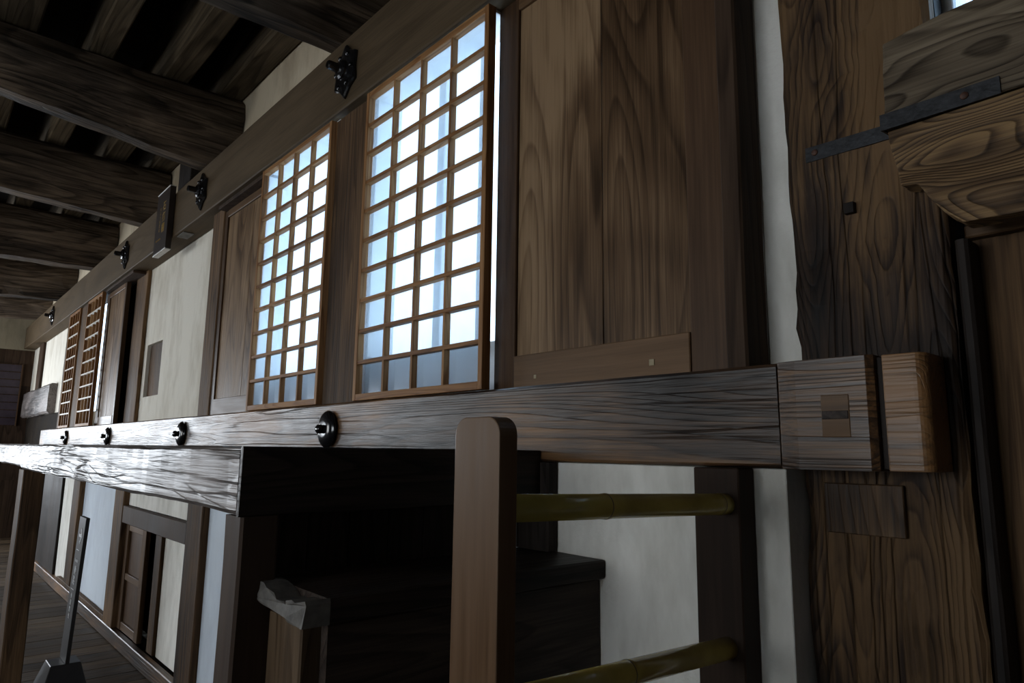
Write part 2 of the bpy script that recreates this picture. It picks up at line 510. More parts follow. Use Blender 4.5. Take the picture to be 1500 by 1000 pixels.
# plaster below the sill
wall_piece(-4.44, -1.60, 1.47, 1.679, 0.0, 1.518, M['plaster_blue'])
wall_piece(-1.599, -0.745, 1.47, 1.679, 0.0, 1.518, M['plaster_low'])
wall_piece(-6.42, -4.74, 1.475, 1.679, 1.068, 1.518, M['plaster_low'])
wall_piece(-5.41, -4.74, 1.50, 1.679, 0.10, 0.94, M['plaster_low'])
wall_piece(-8.25, -6.72, 1.475, 1.679, 0.0, 1.518, M['plaster_blue'])
wall_piece(-9.40, -8.60, 1.475, 1.679, 0.0, 1.518, M['plaster_low'])
wall_piece(-0.745, -0.50, 1.60, 1.679, 1.52, 3.30, M['plaster_low'])
# high white plaster right of the pillar
wall_piece(0.35, 2.6, 1.60, 1.679, 2.44, 4.45, M['white'])
wall_piece(-0.41, 0.349, 1.60, 1.679, 3.0, 4.45, M['white'])
obj('window_pane', box_mesh('window_pane', -0.40, 0.35, 1.70, 1.703, 2.462, 2.998, 0), M['glass'], wb)
# niche lining
obj('niche_board', box_mesh('niche_board', -6.856, -6.375, 1.629, 1.679, 1.987, 2.458, 0.002), M['post'], wb, label='brown board at the back of the plaster niche')

# vertical bars of the window opening, outside the glass
for bx in (-2.295, -2.008, -1.721, -1.434, -1.147):
    obj('window_bar', box_mesh('window_bar', bx - 0.025, bx + 0.025, 1.602, 1.634, 1.951, 3.187, 0.004), M['white'], wb)

# ceiling of black boards
ce = tag(obj('ceiling', box_mesh('ceiling', -14.6, 2.6, -3.5, 1.80, 4.46, 4.56, 0), M['ceil']), 'black board ceiling above the joists', 'ceiling', kind='structure')

# far end wall with the gable window opening
wl = thing('wall_left', 'dark far end wall with an old screen', 'wall', (-14.55, 0, 0), kind='structure')
for (a, b, c, d) in ((-3.5, 1.79, 0, 0.95), (-3.5, 1.79, 2.55, 4.45), (-3.5, -2.35, 0.95, 2.55), (0.25, 1.79, 0.95, 2.55)):
    obj('board_wall', box_mesh('board_wall', -14.60, -14.50, a, b, c, d, 0), M['door_dark'], wl)
obj('plaster_panel', box_mesh('plaster_panel', -14.498, -14.49, 0.3, 1.595, 3.17, 4.4, 0), M['plaster_dark'], wl)
# opposite wall with three openings
wf = thing('wall_front', 'dark boarded opposite wall of the corridor', 'wall', (-6, -3.5, 0), kind='structure')
xs = [-14.6, -13.4, -10.0, -7.35, -5.85, -2.9, -0.3, 2.6]
for i in range(7):
    if i % 2 == 0:
        obj('board_wall', box_mesh('board_wall', xs[i], xs[i + 1], -3.60, -3.50, 0, 4.45, 0), M['door_dark'], wf)
    else:
        obj('board_wall', box_mesh('board_wall', xs[i], xs[i + 1], -3.60, -3.50, 0, 1.1, 0), M['door_dark'], wf)
        obj('board_wall', box_mesh('board_wall', xs[i], xs[i + 1], -3.60, -3.50, 2.4, 4.45, 0), M['door_dark'], wf)
wr = tag(obj('wall_right', box_mesh('wall_right', 2.601, 2.70, -3.5, 1.80, 0, 4.45, 0), M['door_dark']), 'dark boarded end wall behind the viewer', 'wall', kind='structure')

# ------------------------------------------------------------------ horizontal timbers of the window wall
sb = thing('sill_beam', 'long weathered sill beam under the lattice windows', 'beam', (-6, 1.5, 1.52))
obj('main_timber', timber_mesh('main_timber', 'X', -11.37, -0.736, rect_section(1.43, 1.598, 1.520, 1.7485, 0.008, 5), 110, 0.0022, 3.0, 1), M['sill'], sb)
obj('end_block', extrude_profile('end_block', [(-0.735, 1.4325), (-0.730, 1.4275), (-0.690, 1.421), (-0.546, 1.421), (-0.533, 1.432), (-0.533, 1.538), (-0.735, 1.538)], 'Z', 1.519, 1.749, 0.0015), M['sill'], sb, label='thicker notched block at the pillar end')
obj('groove', box_mesh('groove', -0.532, -0.518, 1.445, 1.538, 1.523, 1.744, 0.001), M['dark_z'], sb)
e_pts = []
for k in range(7):
    a = k / 6 * math.pi / 2
    e_pts.append((-0.440 - 0.022 + 0.022 * math.sin(a), 1.428 + 0.022 - 0.022 * math.cos(a)))
e_pts = [(-0.517, 1.428)] + e_pts + [(-0.440, 1.538), (-0.517, 1.538)]
obj('end_cap', extrude_profile('end_cap', e_pts, 'Z', 1.520, 1.746, 0.003), M['sill'], sb, label='rounded polished end of the sill beam')
obj('inlay_patch', box_mesh('inlay_patch', -0.638, -0.580, 1.4195, 1.43, 1.585, 1.672, 0.002), M['door_frame_x'], sb)
obj('slot', box_mesh('slot', -0.636, -0.583, 1.4175, 1.43, 1.622, 1.639, 0.001), M['dark_y'], sb)

lb = tag(obj('lintel_beam', timber_mesh('lintel_beam', 'X', -14.45, -0.76, rect_section(1.43, 1.598, 3.188, 3.558, 0.006, 4), 60, 0.002, 1.5, 4), M['lintel']),
         'broad brown lintel beam with black petal-shaped nail covers above the windows', 'beam')
kt = tag(obj('head_track', box_mesh('head_track', -4.71, -3.89, 1.455, 1.597, 3.157, 3.182, 0.002), M['door_dark']), 'dark grooved head track under the lintel above the narrow boarded door', 'track')
for a, b in ((-3.884, -2.99), (-2.67, -1.80)):
    wall_piece(a, b, 1.472, 1.598, 3.172, 3.186, M['white'], 'window_soffit')
kt2 = tag(obj('head_track', box_mesh('head_track', -10.2, -7.03, 1.455, 1.597, 3.157, 3.182, 0.002), M['door_dark']), 'dark grooved head track above the far pair of lattice windows', 'track')

# ------------------------------------------------------------------ posts of the upper wall


def post(name, x0, x1, y0, y1, z0, z1, mat, label, cat='post', amp=0.003, seed=1, group=None):
    return tag(obj(name, timber_mesh(name, 'Z', z0, z1, rect_section(x0, x1, y0, y1, 0.006, 3), 14, amp, 2.5, seed), mat), label, cat, group)


post('wall_post', -2.985, -2.672, 1.452, 1.503, 1.752, 3.158, M['post'], 'broad brown post between the two large lattice windows', seed=3)
post('wall_post', -4.94, -4.72, 1.50, 1.597, 1.752, 3.186, M['post'], 'narrow brown post between white plaster and the boarded door', seed=5)
post('wall_post', -7.35, -6.955, 1.566, 1.598, 1.752, 3.186, M['post'], 'brown post between the plaster with the niche and the far door', seed=7)
post('wall_post', -9.40, -9.03, 1.45, 1.527, 1.752, 3.158, M['post'], 'brown post between the far pair of lattice windows', seed=8)
post('wall_post', -10.20, -10.07, 1.44, 1.597, 1.752, 3.186, M['post'], 'slim jamb post left of the far lattice windows', seed=9)
post('wall_post', -0.893, -0.836, 1.49, 1.597, 1.752, 3.186, M['door_dark'], 'slim dark jamb post between the big board door and the white plaster strip', amp=0.0015, seed=10)
post('wall_post', -8.10, -7.36, 1.60, 1.678, 1.752, 3.186, M['ceil'], 'black panel painted as the shadowed gap right of the far door', amp=0.0, seed=11)  # black panel added where only a shadowed gap lies
post('wall_post', -13.62, -13.22, 1.56, 1.597, 2.42, 3.186, M['door_dark'], 'dark post in the plaster at the far end of the wall', seed=12)
tag(obj('wall_beam', timber_mesh('wall_beam', 'X', -14.4, -11.62, rect_section(1.50, 1.598, 1.99, 2.42, 0.03, 4), 24, 0.012, 2.0, 6), M['platform']), 'short pale worn beam below the plaster at the far end', 'beam')
post('wall_post', -5.95, -5.62, 1.50, 1.597, 3.562, 4.05, M['dark_z'], 'short stub post with its shade painted black on the lintel behind the plaque', seed=13)  # the post's shadow is put into its black colour
tag(obj('shutter_board', box_mesh('shutter_board', -10.06, -8.76, 1.532, 1.56, 1.752, 3.155, 0.002), M['door']), 'brown wooden shutter closed behind the far lattice windows', 'shutter')

# ------------------------------------------------------------------ lattice windows


def lattice_window(n, x0, x1, label, bar_mat='shoji_x', y0=1.432, y1=1.468, z0=1.752, z1=3.170, cols=4, rows=10, pane=True, mi=None):
    root = thing('window_%d' % n, label, 'window', ((x0 + x1) / 2, y0, z0), kind='structure')
    st, rl = 0.024, 0.028
    for a in (x0, x1 - st):
        obj('stile', box_mesh('stile', a, a + st, y0, y1, z0, z1, 0.0015), M['shoji_z'], root)
    for a in (z0, z1 - rl):
        obj('rail', box_mesh('rail', x0 + st, x1 - st, y0 + 0.001, y1 - 0.001, a, a + rl, 0.0015), M['shoji_x'], root)
    ix0, ix1, iz0, iz1 = x0 + st, x1 - st, z0 + rl, z1 - rl
    t = 0.0165
    mv = box_mesh('muntin_upright', -t * 0.42, t * 0.42, 0, 0.026, iz0, iz1, 0.001)
    mv.materials.append(M['shoji_z'])
    for c in range(1, cols):
        obj('muntin', mv, None, root, (ix0 + (ix1 - ix0) * c / cols, y0 + 0.005, 0))
    mh = box_mesh('muntin_bar', ix0, ix1, 0, 0.028, -t / 2, t / 2, 0.001)
    mh.materials.append(M[bar_mat])
    for r in range(1, rows):
        obj('muntin', mh, None, root, (0, y0 + 0.003, iz0 + (iz1 - iz0) * r / rows))
    if pane:
        pwid, phei = (ix1 - ix0) / cols, (iz1 - iz0) / rows
        pm = box_mesh('pane', -pwid / 2 + 0.0005, pwid / 2 - 0.0005, 0, 0.0025, -phei / 2 + 0.0005, phei / 2 - 0.0005, 0)
        pm.materials.append(M['glass'])
        for c in range(cols):
            for r in range(rows):
                obj('pane', pm, None, root, (ix0 + pwid * (c + 0.5), y1 - 0.006, iz0 + phei * (r + 0.5)))
    return root


lattice_window(1, -2.655, -1.772, 'tall glazed cedar lattice window beside the big board door')
lattice_window(2, -3.880, -3.000, 'tall glazed cedar lattice window between the broad post and the narrow boarded door')
lattice_window(3, -8.960, -8.205, 'far unglazed lattice window beside the far door', 'sheen_bar', pane=False)
lattice_window(4, -10.06, -9.405, 'farthest narrow lattice window beside the slim jamb post', 'sheen_bar', pane=False)

# ------------------------------------------------------------------ board doors


def board_door(n, label, x0, x1, y0, z0, z1, sl, sr, rb, rt, joints, frame_mat, rail_mat, board_mat, pegs=()):
    root = thing('door_%d' % n, label, 'door', ((x0 + x1) / 2, y0, z0), kind='structure')
    obj('stile', box_mesh('stile', x0, x0 + sl, y0, y0 + 0.04, z0, z1, 0.0025), frame_mat, root)
    obj('stile', box_mesh('stile', x1 - sr, x1, y0, y0 + 0.04, z0, z1, 0.0025), frame_mat, root)
    obj('rail', box_mesh('rail', x0 + sl, x1 - sr - 0.001, y0 - 0.004, y0 + 0.04, z0, z0 + rb, 0.0025), rail_mat, root)
    obj('rail', box_mesh('rail', x0 + sl, x1 - sr - 0.001, y0 - 0.002, y0 + 0.04, z1 - rt, z1, 0.0025), rail_mat, root)
    e = [x0 + sl] + list(joints) + [x1 - sr]
    for k, (a, b) in enumerate(zip(e, e[1:])):
        obj('board', box_mesh('board', a + 0.0008, b - 0.0008, y0 + 0.010 + 0.001 * k, y0 + 0.028, z0 + rb, z1 - rt, 0.0015), board_mat, root)
    for (px_, pz, s) in pegs:
        obj('peg', box_mesh('peg', px_ - s, px_ + s, y0 - 0.006, y0 - 0.003, pz - s, pz + s, 0.0005), M['peg'], root)
    return root


board_door(1, 'big two-board wooden sliding door beside the bright lattice window', -1.800, -0.895, 1.508, 1.753, 3.186, 0.107, 0.110, 0.109, 0.05, [-1.311],
           M['door_frame'], M['door_frame_x'], M['door'], pegs=((-1.127, 1.792, 0.0085), (-1.587, 1.786, 0.006)))
board_door(2, 'narrow boarded sliding door partly behind the second lattice window', -4.715, -3.95, 1.508, 1.753, 3.155, 0.055, 0.06, 0.105, 0.05, [-4.212], M['door_frame'], M['door_frame_x'], M['door'])
board_door(3, 'far boarded sliding door beside the shadowed gap', -8.29, -7.45, 1.500, 1.753, 3.150, 0.12, 0.05, 0.085, 0.05, [-7.85], M['door_frame'], M['door_frame_x'], M['door'])

# ------------------------------------------------------------------ black nail covers


def petal_cover(x, label):
    z, y = 3.366, 1.429
    root = thing('nail_cover', label, 'nail cover', (x, y, z), 'petal-shaped nail covers on the lintel')
    R = 0.142
    bm = bmesh.new()
    n = 72
    prof = [(1.0, 0.0), (1.0, 0.010), (0.93, 0.017), (0.62, 0.024), (0.34, 0.030)]
    rings = []
    for s, h in prof:
        ring = []
        for k in range(n):
            th = 2 * math.pi * k / n
            f = 1 - 0.20 * abs(math.sin(3 * (th + math.pi / 2))) * min(1, s * 1.05) ** 2
            ring.append(bm.verts.new((x + R * 0.82 * s * f * math.cos(th), y - h, z + R * s * f * math.sin(th))))
        rings.append(ring)
    for p, q in zip(rings, rings[1:]):
        for k in range(n):
            bm.faces.new((p[k], p[(k + 1) % n], q[(k + 1) % n], q[k]))
    bm.faces.new(rings[0][::-1])
    bm.faces.new(rings[-1])
    bmesh.ops.recalc_face_normals(bm, faces=bm.faces)
    obj('plate', mesh_from(bm, 'plate'), M['black'], root)
    obj('boss', tube_mesh('boss', [(0, 0.050), (0.45, 0.048), (0.8, 0.036), (1, 0.024)], (x, y - 0.028, z), (x, y - 0.052, z), 12, False), M['black'], root)
    obj('pin', tube_mesh('pin', [(0, 0.024), (0.9, 0.022), (1, 0.017)], (x, y - 0.05, z), (x, y - 0.105, z), 10, False), M['black'], root)
    for k in range(6):
        th = math.pi / 6 + k * math.pi / 3 + math.pi / 6
        cx, cz = x + 0.088 * 0.82 * math.cos(th), z + 0.088 * math.sin(th)
        obj('petal_stud', tube_mesh('petal_stud', [(0, 0.014), (0.6, 0.012), (1, 0.004)], (cx, y - 0.018, cz), (cx, y - 0.032, cz), 8), M['black'], root)


def dome_cover(x, label):
    z, y = 1.634, 1.429
    root = thing('nail_cover', label, 'nail cover', (x, y, z), 'round nail covers on the sill beam')
    pr = [(0, 0.071), (0.12, 0.0725)] + [(0.12 + 0.88 * math.sin(a) ** 1.0, 0.0725 * math.cos(a) ** 0.8 + 0.012) for a in [i / 9 * 1.35 for i in range(1, 10)]]
    obj('dome', tube_mesh('dome', pr, (x, y, z), (x, y - 0.034, z), 36), M['black'], root)
    obj('pin', tube_mesh('pin', [(0, 0.016), (0.25, 0.020), (0.8, 0.020), (1, 0.013)], (x, y - 0.030, z), (x, y - 0.062, z), 16), M['black'], root)


for x, where in ((-2.86, 'lintel nearest the two large windows'), (-5.01, 'lintel beside the hanging plaque'), (-7.25, 'lintel above the far door'), (-11.5, 'lintel beyond the farthest lattice window')):
    petal_cover(x, 'black petal-shaped nail cover with a square pin on the ' + where)
for x, where in ((-2.845, 'below the broad post between windows'), (-4.985, 'below the plaster with the niche'), (-7.21, 'below the far door'), (-9.34, 'below the far lattice windows')):
    dome_cover(x, 'glossy black domed nail cover on sill beam ' + where)

# ------------------------------------------------------------------ ceiling logs and joists


def log_section(xl, w, z0, h):
    return [(xl, z0 + 0.02), (xl + 0.03, z0), (xl + 0.15 * w / 0.38, z0), (xl + 0.72 * w, z0 + 0.10), (xl + 0.93 * w, z0 + 0.20), (xl + w, z0 + 0.30),
            (xl + 0.94 * w, z0 + h - 0.05), (xl + 0.80 * w, z0 + h), (xl + 0.15 * w, z0 + h), (xl - 0.02, z0 + h - 0.08), (xl - 0.03, z0 + 0.25), (xl - 0.02, z0 + 0.12)]


logs = [(-1.10, 0.38, 3.563, 0.06, 'big smoked ceiling log above the pillar bay'),
        (-3.10, 0.40, 3.563, 0.0, 'big smoked ceiling log above the post between the large windows'),
        (-5.15, 0.40, 3.567, 0.15, 'big smoked ceiling log ending just right of the hanging plaque'),
        (-6.95, 0.42, 3.567, 0.08, 'big smoked ceiling log ending above the plaster with the niche'),
        (-9.10, 0.55, 3.562, -0.02, 'big smoked ceiling log ending above the far lattice windows'),
        (-11.45, 0.50, 3.562, -0.04, 'big smoked ceiling log beyond the farthest lattice window'),
        (-13.50, 0.45, 3.562, -0.06, 'last smoked ceiling log near the far end wall')]
for i, (xl, w, z0, rise, lab) in enumerate(logs):
    me = timber_mesh('ceiling_log', 'Y', 1.595, -3.45, log_section(xl, w, z0, 4.05 - z0 - 0.003), 56, 0.022, 1.4, 20 + i,
                     bend=lambda t, r=rise: (0, 0))
    # the log rises away from the wall
    for v in me.vertices:
        f = min(1.0, max(0.0, (1.43 - v.co.y) / 1.3))
        top = (v.co.z - z0) / (4.05 - z0)
        v.co.z = min(4.047, v.co.z + rise * f * (1 - max(0, min(1, top))))
        if v.co.y > 1.42:
            v.co.z = max(v.co.z, 3.5625)
        v.co.y = min(v.co.y, 1.596)
    tag(obj('ceiling_log', me, M['beam']), lab, 'beam', 'big smoked logs across the ceiling')
for k, (a, b) in enumerate(((-3.3, -3.1), (-2.85, -2.68), (-2.4, -2.2), (-1.97, -1.8), (-1.54, -1.36), (-1.1, -0.93), (-0.67, -0.5), (-0.24, -0.07), (0.13, 0.35), (0.628, 0.763), (1.061, 1.222), (1.43, 1.594))):
    tag(obj('ceiling_joist', timber_mesh('ceiling_joist', 'X', -14.48, 2.55, rect_section(a, b, 4.052, 4.455, 0.01, 2), 50, 0.006, 1.7, 40 + k), M['joist']),
        (['outermost', 'eleventh', 'tenth', 'ninth', 'eighth', 'seventh', 'sixth', 'fifth', 'fourth', 'third', 'second', 'first'][k] + ' rough ceiling joist counted out from the window wall'), 'joist', 'rough joists above the ceiling logs')

# ------------------------------------------------------------------ hanging plaque
pq = thing('plaque', 'dark plaque with gold characters hung on the lintel beam', 'plaque', (-5.875, 1.40, 3.09))
obj('board', box_mesh('board', -6.05, -5.70, 1.383, 1.426, 3.093, 3.608, 0.002), M['plaque'], pq)
for zz in (3.087, 3.609):
    obj('trim', box_mesh('trim', -6.052, -5.698, 1.380, 1.426, zz - 0.004, zz + 0.003, 0.0005), M['silver'], pq, label='thin pale edge strip')
for k, ch in enumerate('石打棚'):
    obj('character', text_mesh('character', ch, 0.085), M['gold'], pq, (-5.825, 1.3825, 3.465 - 0.092 * k))
obj('lettering', text_mesh('lettering', 'い\nし\nう\nち\nだ\nな', 0.036), M['gold'], pq, (-5.925, 1.3825, 3.37))
obj('lettering', text_mesh('lettering', 'ISHIUCHIDANA', 0.020), M['gold'], pq, (-5.93, 1.3825, 3.20))
tag(obj('plaque_bracket', box_mesh('plaque_bracket', -5.66, -5.48, 1.45, 1.53, 3.181, 3.1865, 0.001), M['endgrain']), 'small pale bracket plate under the lintel beside the plaque', 'bracket')

# ------------------------------------------------------------------ raised platform
pf = thing('platform', 'raised timber platform with a pale hewn front beam below the windows', 'platform', (-6, 1.0, 0))
fb = timber_mesh('front_beam', 'X', -11.2, -1.499, rect_section(0.547, 0.72, 1.408, 1.552, 0.010, 6), 150, 0.005, 3.2, 51)
for v in fb.vertices:
    if v.co.x < -4.97 and v.co.z < 1.43:
        v.co.z += 0.014
    v.co.z = min(v.co.z, 1.553)
obj('front_beam', fb, M['platform'], pf, label='pale cracked hewn beam along the platform front')
obj('end_beam', timber_mesh('end_beam', 'Y', 0.722, 1.427, rect_section(-1.66, -1.499, 1.405, 1.551, 0.008, 5), 14, 0.003, 3, 52), M['dark_y'], pf, label='beam closing the platform end with its shade painted dark')
obj('shaded_end_facing', timber_mesh('shaded_end_facing', 'Y', 0.549, 1.427, rect_section(-1.494, -1.480, 1.4045, 1.5525, 0.003, 6), 20, 0.0018, 4, 56), M['dark_y'], pf, label='end face of the platform with its shade painted dark')  # thin facing added to carry the end's shade as dark colour
ny = 5
for k in range(ny):
    ya = 0.724 + (1.427 - 0.724) * k / ny
    obj('deck_board', box_mesh('deck_board', -11.2, -1.664, ya + 0.0015, ya + (1.427 - 0.724) / ny - 0.0015, 1.505, 1.545, 0.002), M['door_dark'], pf)
for kx in range(5):
    xx = -3.4 - kx * 1.75
    obj('joist', box_mesh('joist', xx - 0.05, xx + 0.05, 0.724, 1.427, 1.41, 1.503, 0.003), M['door_dark'], pf)
obj('post', timber_mesh('post', 'Z', 0.002, 1.404, rect_section(-1.580, -1.486, 0.556, 0.640, 0.006, 3), 14, 0.002, 3, 53), M['railpost'], pf, label='reddish brown corner post of the platform')
obj('post', timber_mesh('post', 'Z', 0.002, 1.404, rect_section(-5.125, -4.922, 0.560, 0.668, 0.006, 3), 14, 0.003, 3, 54), M['post'], pf, label='brown front post of the platform with a pale face')
obj('post', timber_mesh('post', 'Z', 0.002, 1.404, rect_section(-9.0, -8.8, 0.560, 0.668, 0.006, 3), 14, 0.003, 3, 55), M['post'], pf)
for k in range(7):
    ya = 0.645 + 0.112 * k
    obj('riser_board', box_mesh('riser_board', -1.615, -1.590 - 0.002 * (k % 2), ya, ya + 0.1118, 0.002, 1.403, 0.002), M['dark_z'], pf)

obj('riser_light_block', box_mesh('riser_light_block', -1.64, -1.6155, 0.645, 1.42, 0.002, 1.403, 0.002), M['dark_z'], pf)  # unseen backing added to stop light leaking between the riser boards

# step box in front of the platform end
stp = thing('step_box', 'wooden step box with shade painted on its side and a worn grey tread end beside the platform', 'step', (-1.42, 1.03, 0))
tr = timber_mesh('tread', 'Y', 0.66, 1.464, rect_section(-1.586, -1.268, 1.212, 1.262, 0.005, 5), 12, 0.0025, 4, 60)
obj('tread', tr, M['dark_y'], stp)
# worn end of the tread: irregular scalloped grey block
bm = bmesh.new()
prof = [(-1.500, 1.270), (-1.470, 1.2685), (-1.440, 1.264), (-1.415, 1.257), (-1.398, 1.2465), (-1.385, 1.2495), (-1.365, 1.2475), (-1.348, 1.2455), (-1.3475, 1.2525), (-1.335, 1.2555), (-1.300, 1.256), (-1.268, 1.2635),
        (-1.2655, 1.255), (-1.266, 1.214), (-1.290, 1.2105), (-1.34, 1.2135), (-1.345, 1.221), (-1.40, 1.224), (-1.42, 1.2255), (-1.46, 1.2265), (-1.495, 1.226), (-1.503, 1.235)]
A = [bm.verts.new((u, 0.606 + 0.004 * math.sin(i * 2.3), v)) for i, (u, v) in enumerate(prof)]
B = [bm.verts.new((u, 0.659, v + 0.0)) for u, v in prof]
bm.faces.new(A)
bm.faces.new(B[::-1])
for i in range(len(prof)):
    j = (i + 1) % len(prof)
    bm.faces.new((A[i], B[i], B[j], A[j]))
bmesh.ops.recalc_face_normals(bm, faces=bm.faces)
obj('worn_end', mesh_from(bm, 'worn_end'), M['endgrain'], stp, label='worn scalloped grey end of the tread')
obj('side_panel', timber_mesh('side_panel', 'Y', 0.668, 1.466, rect_section(-1.315, -1.288, 0.002, 1.210, 0.004, 6), 10, 0.0015, 4, 61), M['dark_y'], stp, label='side panel of the step with its shade painted dark')  # side turned away from the light, its shade painted in
obj('corner_post', timber_mesh('corner_post', 'Z', 0.002, 1.209, rect_section(-1.480, -1.322, 0.628, 0.720, 0.004, 3), 10, 0.0015, 4, 62), M['boxpost'], stp, label='warm brown front post of the step')
obj('back_strip', box_mesh('back_strip', -1.586, -1.480, 0.66, 0.70, 0.002, 1.21, 0.002), M['dark_z'], stp)
post('wall_post', -1.588, -1.448, 1.425, 1.469, 1.264, 1.518, M['dark_z'], 'short dark post under the sill beam at the back of the step', amp=0.001, seed=14)

# ------------------------------------------------------------------ bamboo handrail
hr = thing('handrail', 'stair handrail of two green bamboo poles between dark wooden posts', 'handrail', (-0.877, 1.05, 0))
nw = []
R = 0.030
x0, x1, zt = -0.934, -0.8185, 1.604
for k in range(9):
    a = math.pi - k / 8 * math.pi / 2
    nw.append((x0 + R + R * math.cos(a), zt - R + R * math.sin(a)))
for k in range(9):
    a = math.pi / 2 - k / 8 * math.pi / 2
    nw.append((x1 - R + R * math.cos(a), zt - R + R * math.sin(a)))
nw = [(x0, 0.002)] + nw + [(x1, 0.002)]
obj('newel_post', extrude_profile('newel_post', nw, 'Y', 0.700, 0.738, 0.0022), M['newel'], hr, label='polished brown newel plank with rounded top')
obj('wall_plate', box_mesh('wall_plate', -0.938, -0.822, 1.402, 1.4695, 0.002, 1.518, 0.003), M['railpost'], hr, label='dark stained post against the plaster')
dr = Vector((0.0325, 0.9991, -0.0272)).normalized()
for (p, nodes) in ((Vector((-0.856, 1.403, 1.438)), (0.40, 0.955)), (Vector((-0.862, 1.403, 1.1315)), (0.50,))):
    L_ = 0.664
    a = p - dr * L_
    pr = [(0, 0.0232)]
    for nd in nodes:
        pr += [(nd - 0.02, 0.0232), (nd - 0.004, 0.0242), (nd, 0.0232), (nd + 0.004, 0.0245), (nd + 0.02, 0.0232)]
    pr += [(1, 0.0232)]
    culm = obj('bamboo_pole', tube_mesh('bamboo_pole', pr, a, p, 28), M['bamboo'], hr, label='glossy olive green bamboo pole')
    for nd in nodes:
        c = a + (p - a) * nd
        obj('node_ring', tube_mesh('node_ring', [(0, 0.0236), (0.5, 0.0246), (1, 0.0236)], c - dr * 0.0018, c + dr * 0.0018, 28), M['bamboo_node'], culm)

# ------------------------------------------------------------------ lower wall under the platform
tag(obj('base_beam', timber_mesh('base_beam', 'X', -11.3, -1.62, rect_section(1.425, 1.473, 0.002, 0.105, 0.005, 3), 60, 0.0025, 3, 70), M['sill']), 'worn base beam along the floor under the platform', 'beam')
tag(obj('base_beam', timber_mesh('base_beam', 'X', -9.0, -6.73, rect_section(1.430, 1.473, 0.109, 0.150, 0.005, 3), 30, 0.0025, 3, 71), M['post']), 'second brown base board below the bluish white plaster', 'beam')
post('wall_post', -6.72, -6.42, 1.428, 1.56, 0.11, 1.516, M['post'], 'brown post left of the low sliding hatch under the platform', seed=15)
post('wall_post', -4.74, -4.44, 1.428, 1.56, 0.11, 1.516, M['post'], 'brown post right of the low sliding hatch under the platform', seed=16)
post('wall_post', -8.60, -8.26, 1.428, 1.56, 0.155, 1.516, M['post'], 'brown post at the dark far end under the platform', seed=17)
post('wall_post', -11.3, -9.42, 1.45, 1.60, 0.11, 1.516, M['dark_z'], 'dark boarded wall section at the far end under the platform', cat='boarding', seed=18)
tag(obj('low_lintel', timber_mesh('low_lintel', 'X', -6.415, -4.745, rect_section(1.432, 1.474, 0.93, 1.067, 0.005, 3), 20, 0.002, 3, 72), M['railpost']), 'grey brown lintel over the low sliding hatch', 'beam')
ld = thing('door_4', 'low two-panel sliding hatch under the platform', 'door', (-6.0, 1.48, 0.10), kind='structure')
for a, b in ((-6.415, -6.33), (-5.90, -5.80)):
    obj('stile', box_mesh('stile', a, b, 1.470, 1.505, 0.107, 0.928, 0.003), M['post'], ld)
for a, b in ((0.107, 0.17), (0.49, 0.54), (0.87, 0.928)):
    obj('rail', box_mesh('rail', -6.329, -5.901, 1.474, 1.503, a, b, 0.003), M['door_frame_x'], ld)
for a, b in ((0.171, 0.489), (0.541, 0.869)):
    obj('board', box_mesh('board', -6.329, -5.901, 1.492, 1.502, a, b, 0.001), M['door_frame'], ld)
obj('jamb', box_mesh('jamb', -5.56, -5.415, 1.476, 1.60, 0.107, 0.928, 0.003), M['post'], ld)
obj('back_board', box_mesh('back_board', -6.415, -5.57, 1.61, 1.63, 0.107, 0.928, 0.003), M['dark_z'], ld)

# ------------------------------------------------------------------ great pillar and timbers on the right
pl = thing('great_pillar', 'massive rough hewn dark pillar with a let-in patch', 'pillar', (-0.58, 1.6, 0))
pm = timber_mesh('shaft', 'Z', 0.002, 4.04, rect_section(-0.742, -0.415, 1.542, 1.598, 0.012, 8), 90, 0.009, 5.0, 80)
for v in pm.vertices:
    n_ = noise.noise(Vector((v.co.z * 9, 3.1, 0)))
    if v.co.x < -0.72:
        v.co.x += 0.006 * n_ + (0.012 if 1.74 < v.co.z < 1.80 else 0)
    v.co.y = min(v.co.y, 1.599)
obj('shaft', pm, M['pillar'], pl)
obj('shaft_back', timber_mesh('shaft_back', 'Z', 0.002, 4.04, rect_section(-0.499, -0.420, 1.600, 1.76, 0.012, 4), 40, 0.005, 4.0, 81), M['dark_z'], pl)
obj('patch', box_mesh('patch', -0.690, -0.530, 1.528, 1.545, 1.385, 1.490, 0.002), M['door'], pl, label='lighter wooden patch let into the pillar')
obj('patch', box_mesh('patch', -0.610, -0.588, 1.530, 1.545, 2.085, 2.110, 0.001), M['dark_z'], pl, label='small square plug')

gt = thing('bracket_timber', 'pair of bold grained timbers stacked against the pillar', 'timber', (0.3, 1.6, 2.0))


def rough_outline(pts, n=5, amp=0.003, seed=0):
    out = []
    for i, p in enumerate(pts):
        q = pts[(i + 1) % len(pts)]
        for k in range(n):
            t = k / n
            u, v = p[0] + (q[0] - p[0]) * t, p[1] + (q[1] - p[1]) * t
            d = noise.noise_vector(Vector((u * 14 + seed, v * 14, seed * 3.3))) * amp
            out.append((u + d.x, v + d.y))
    return out


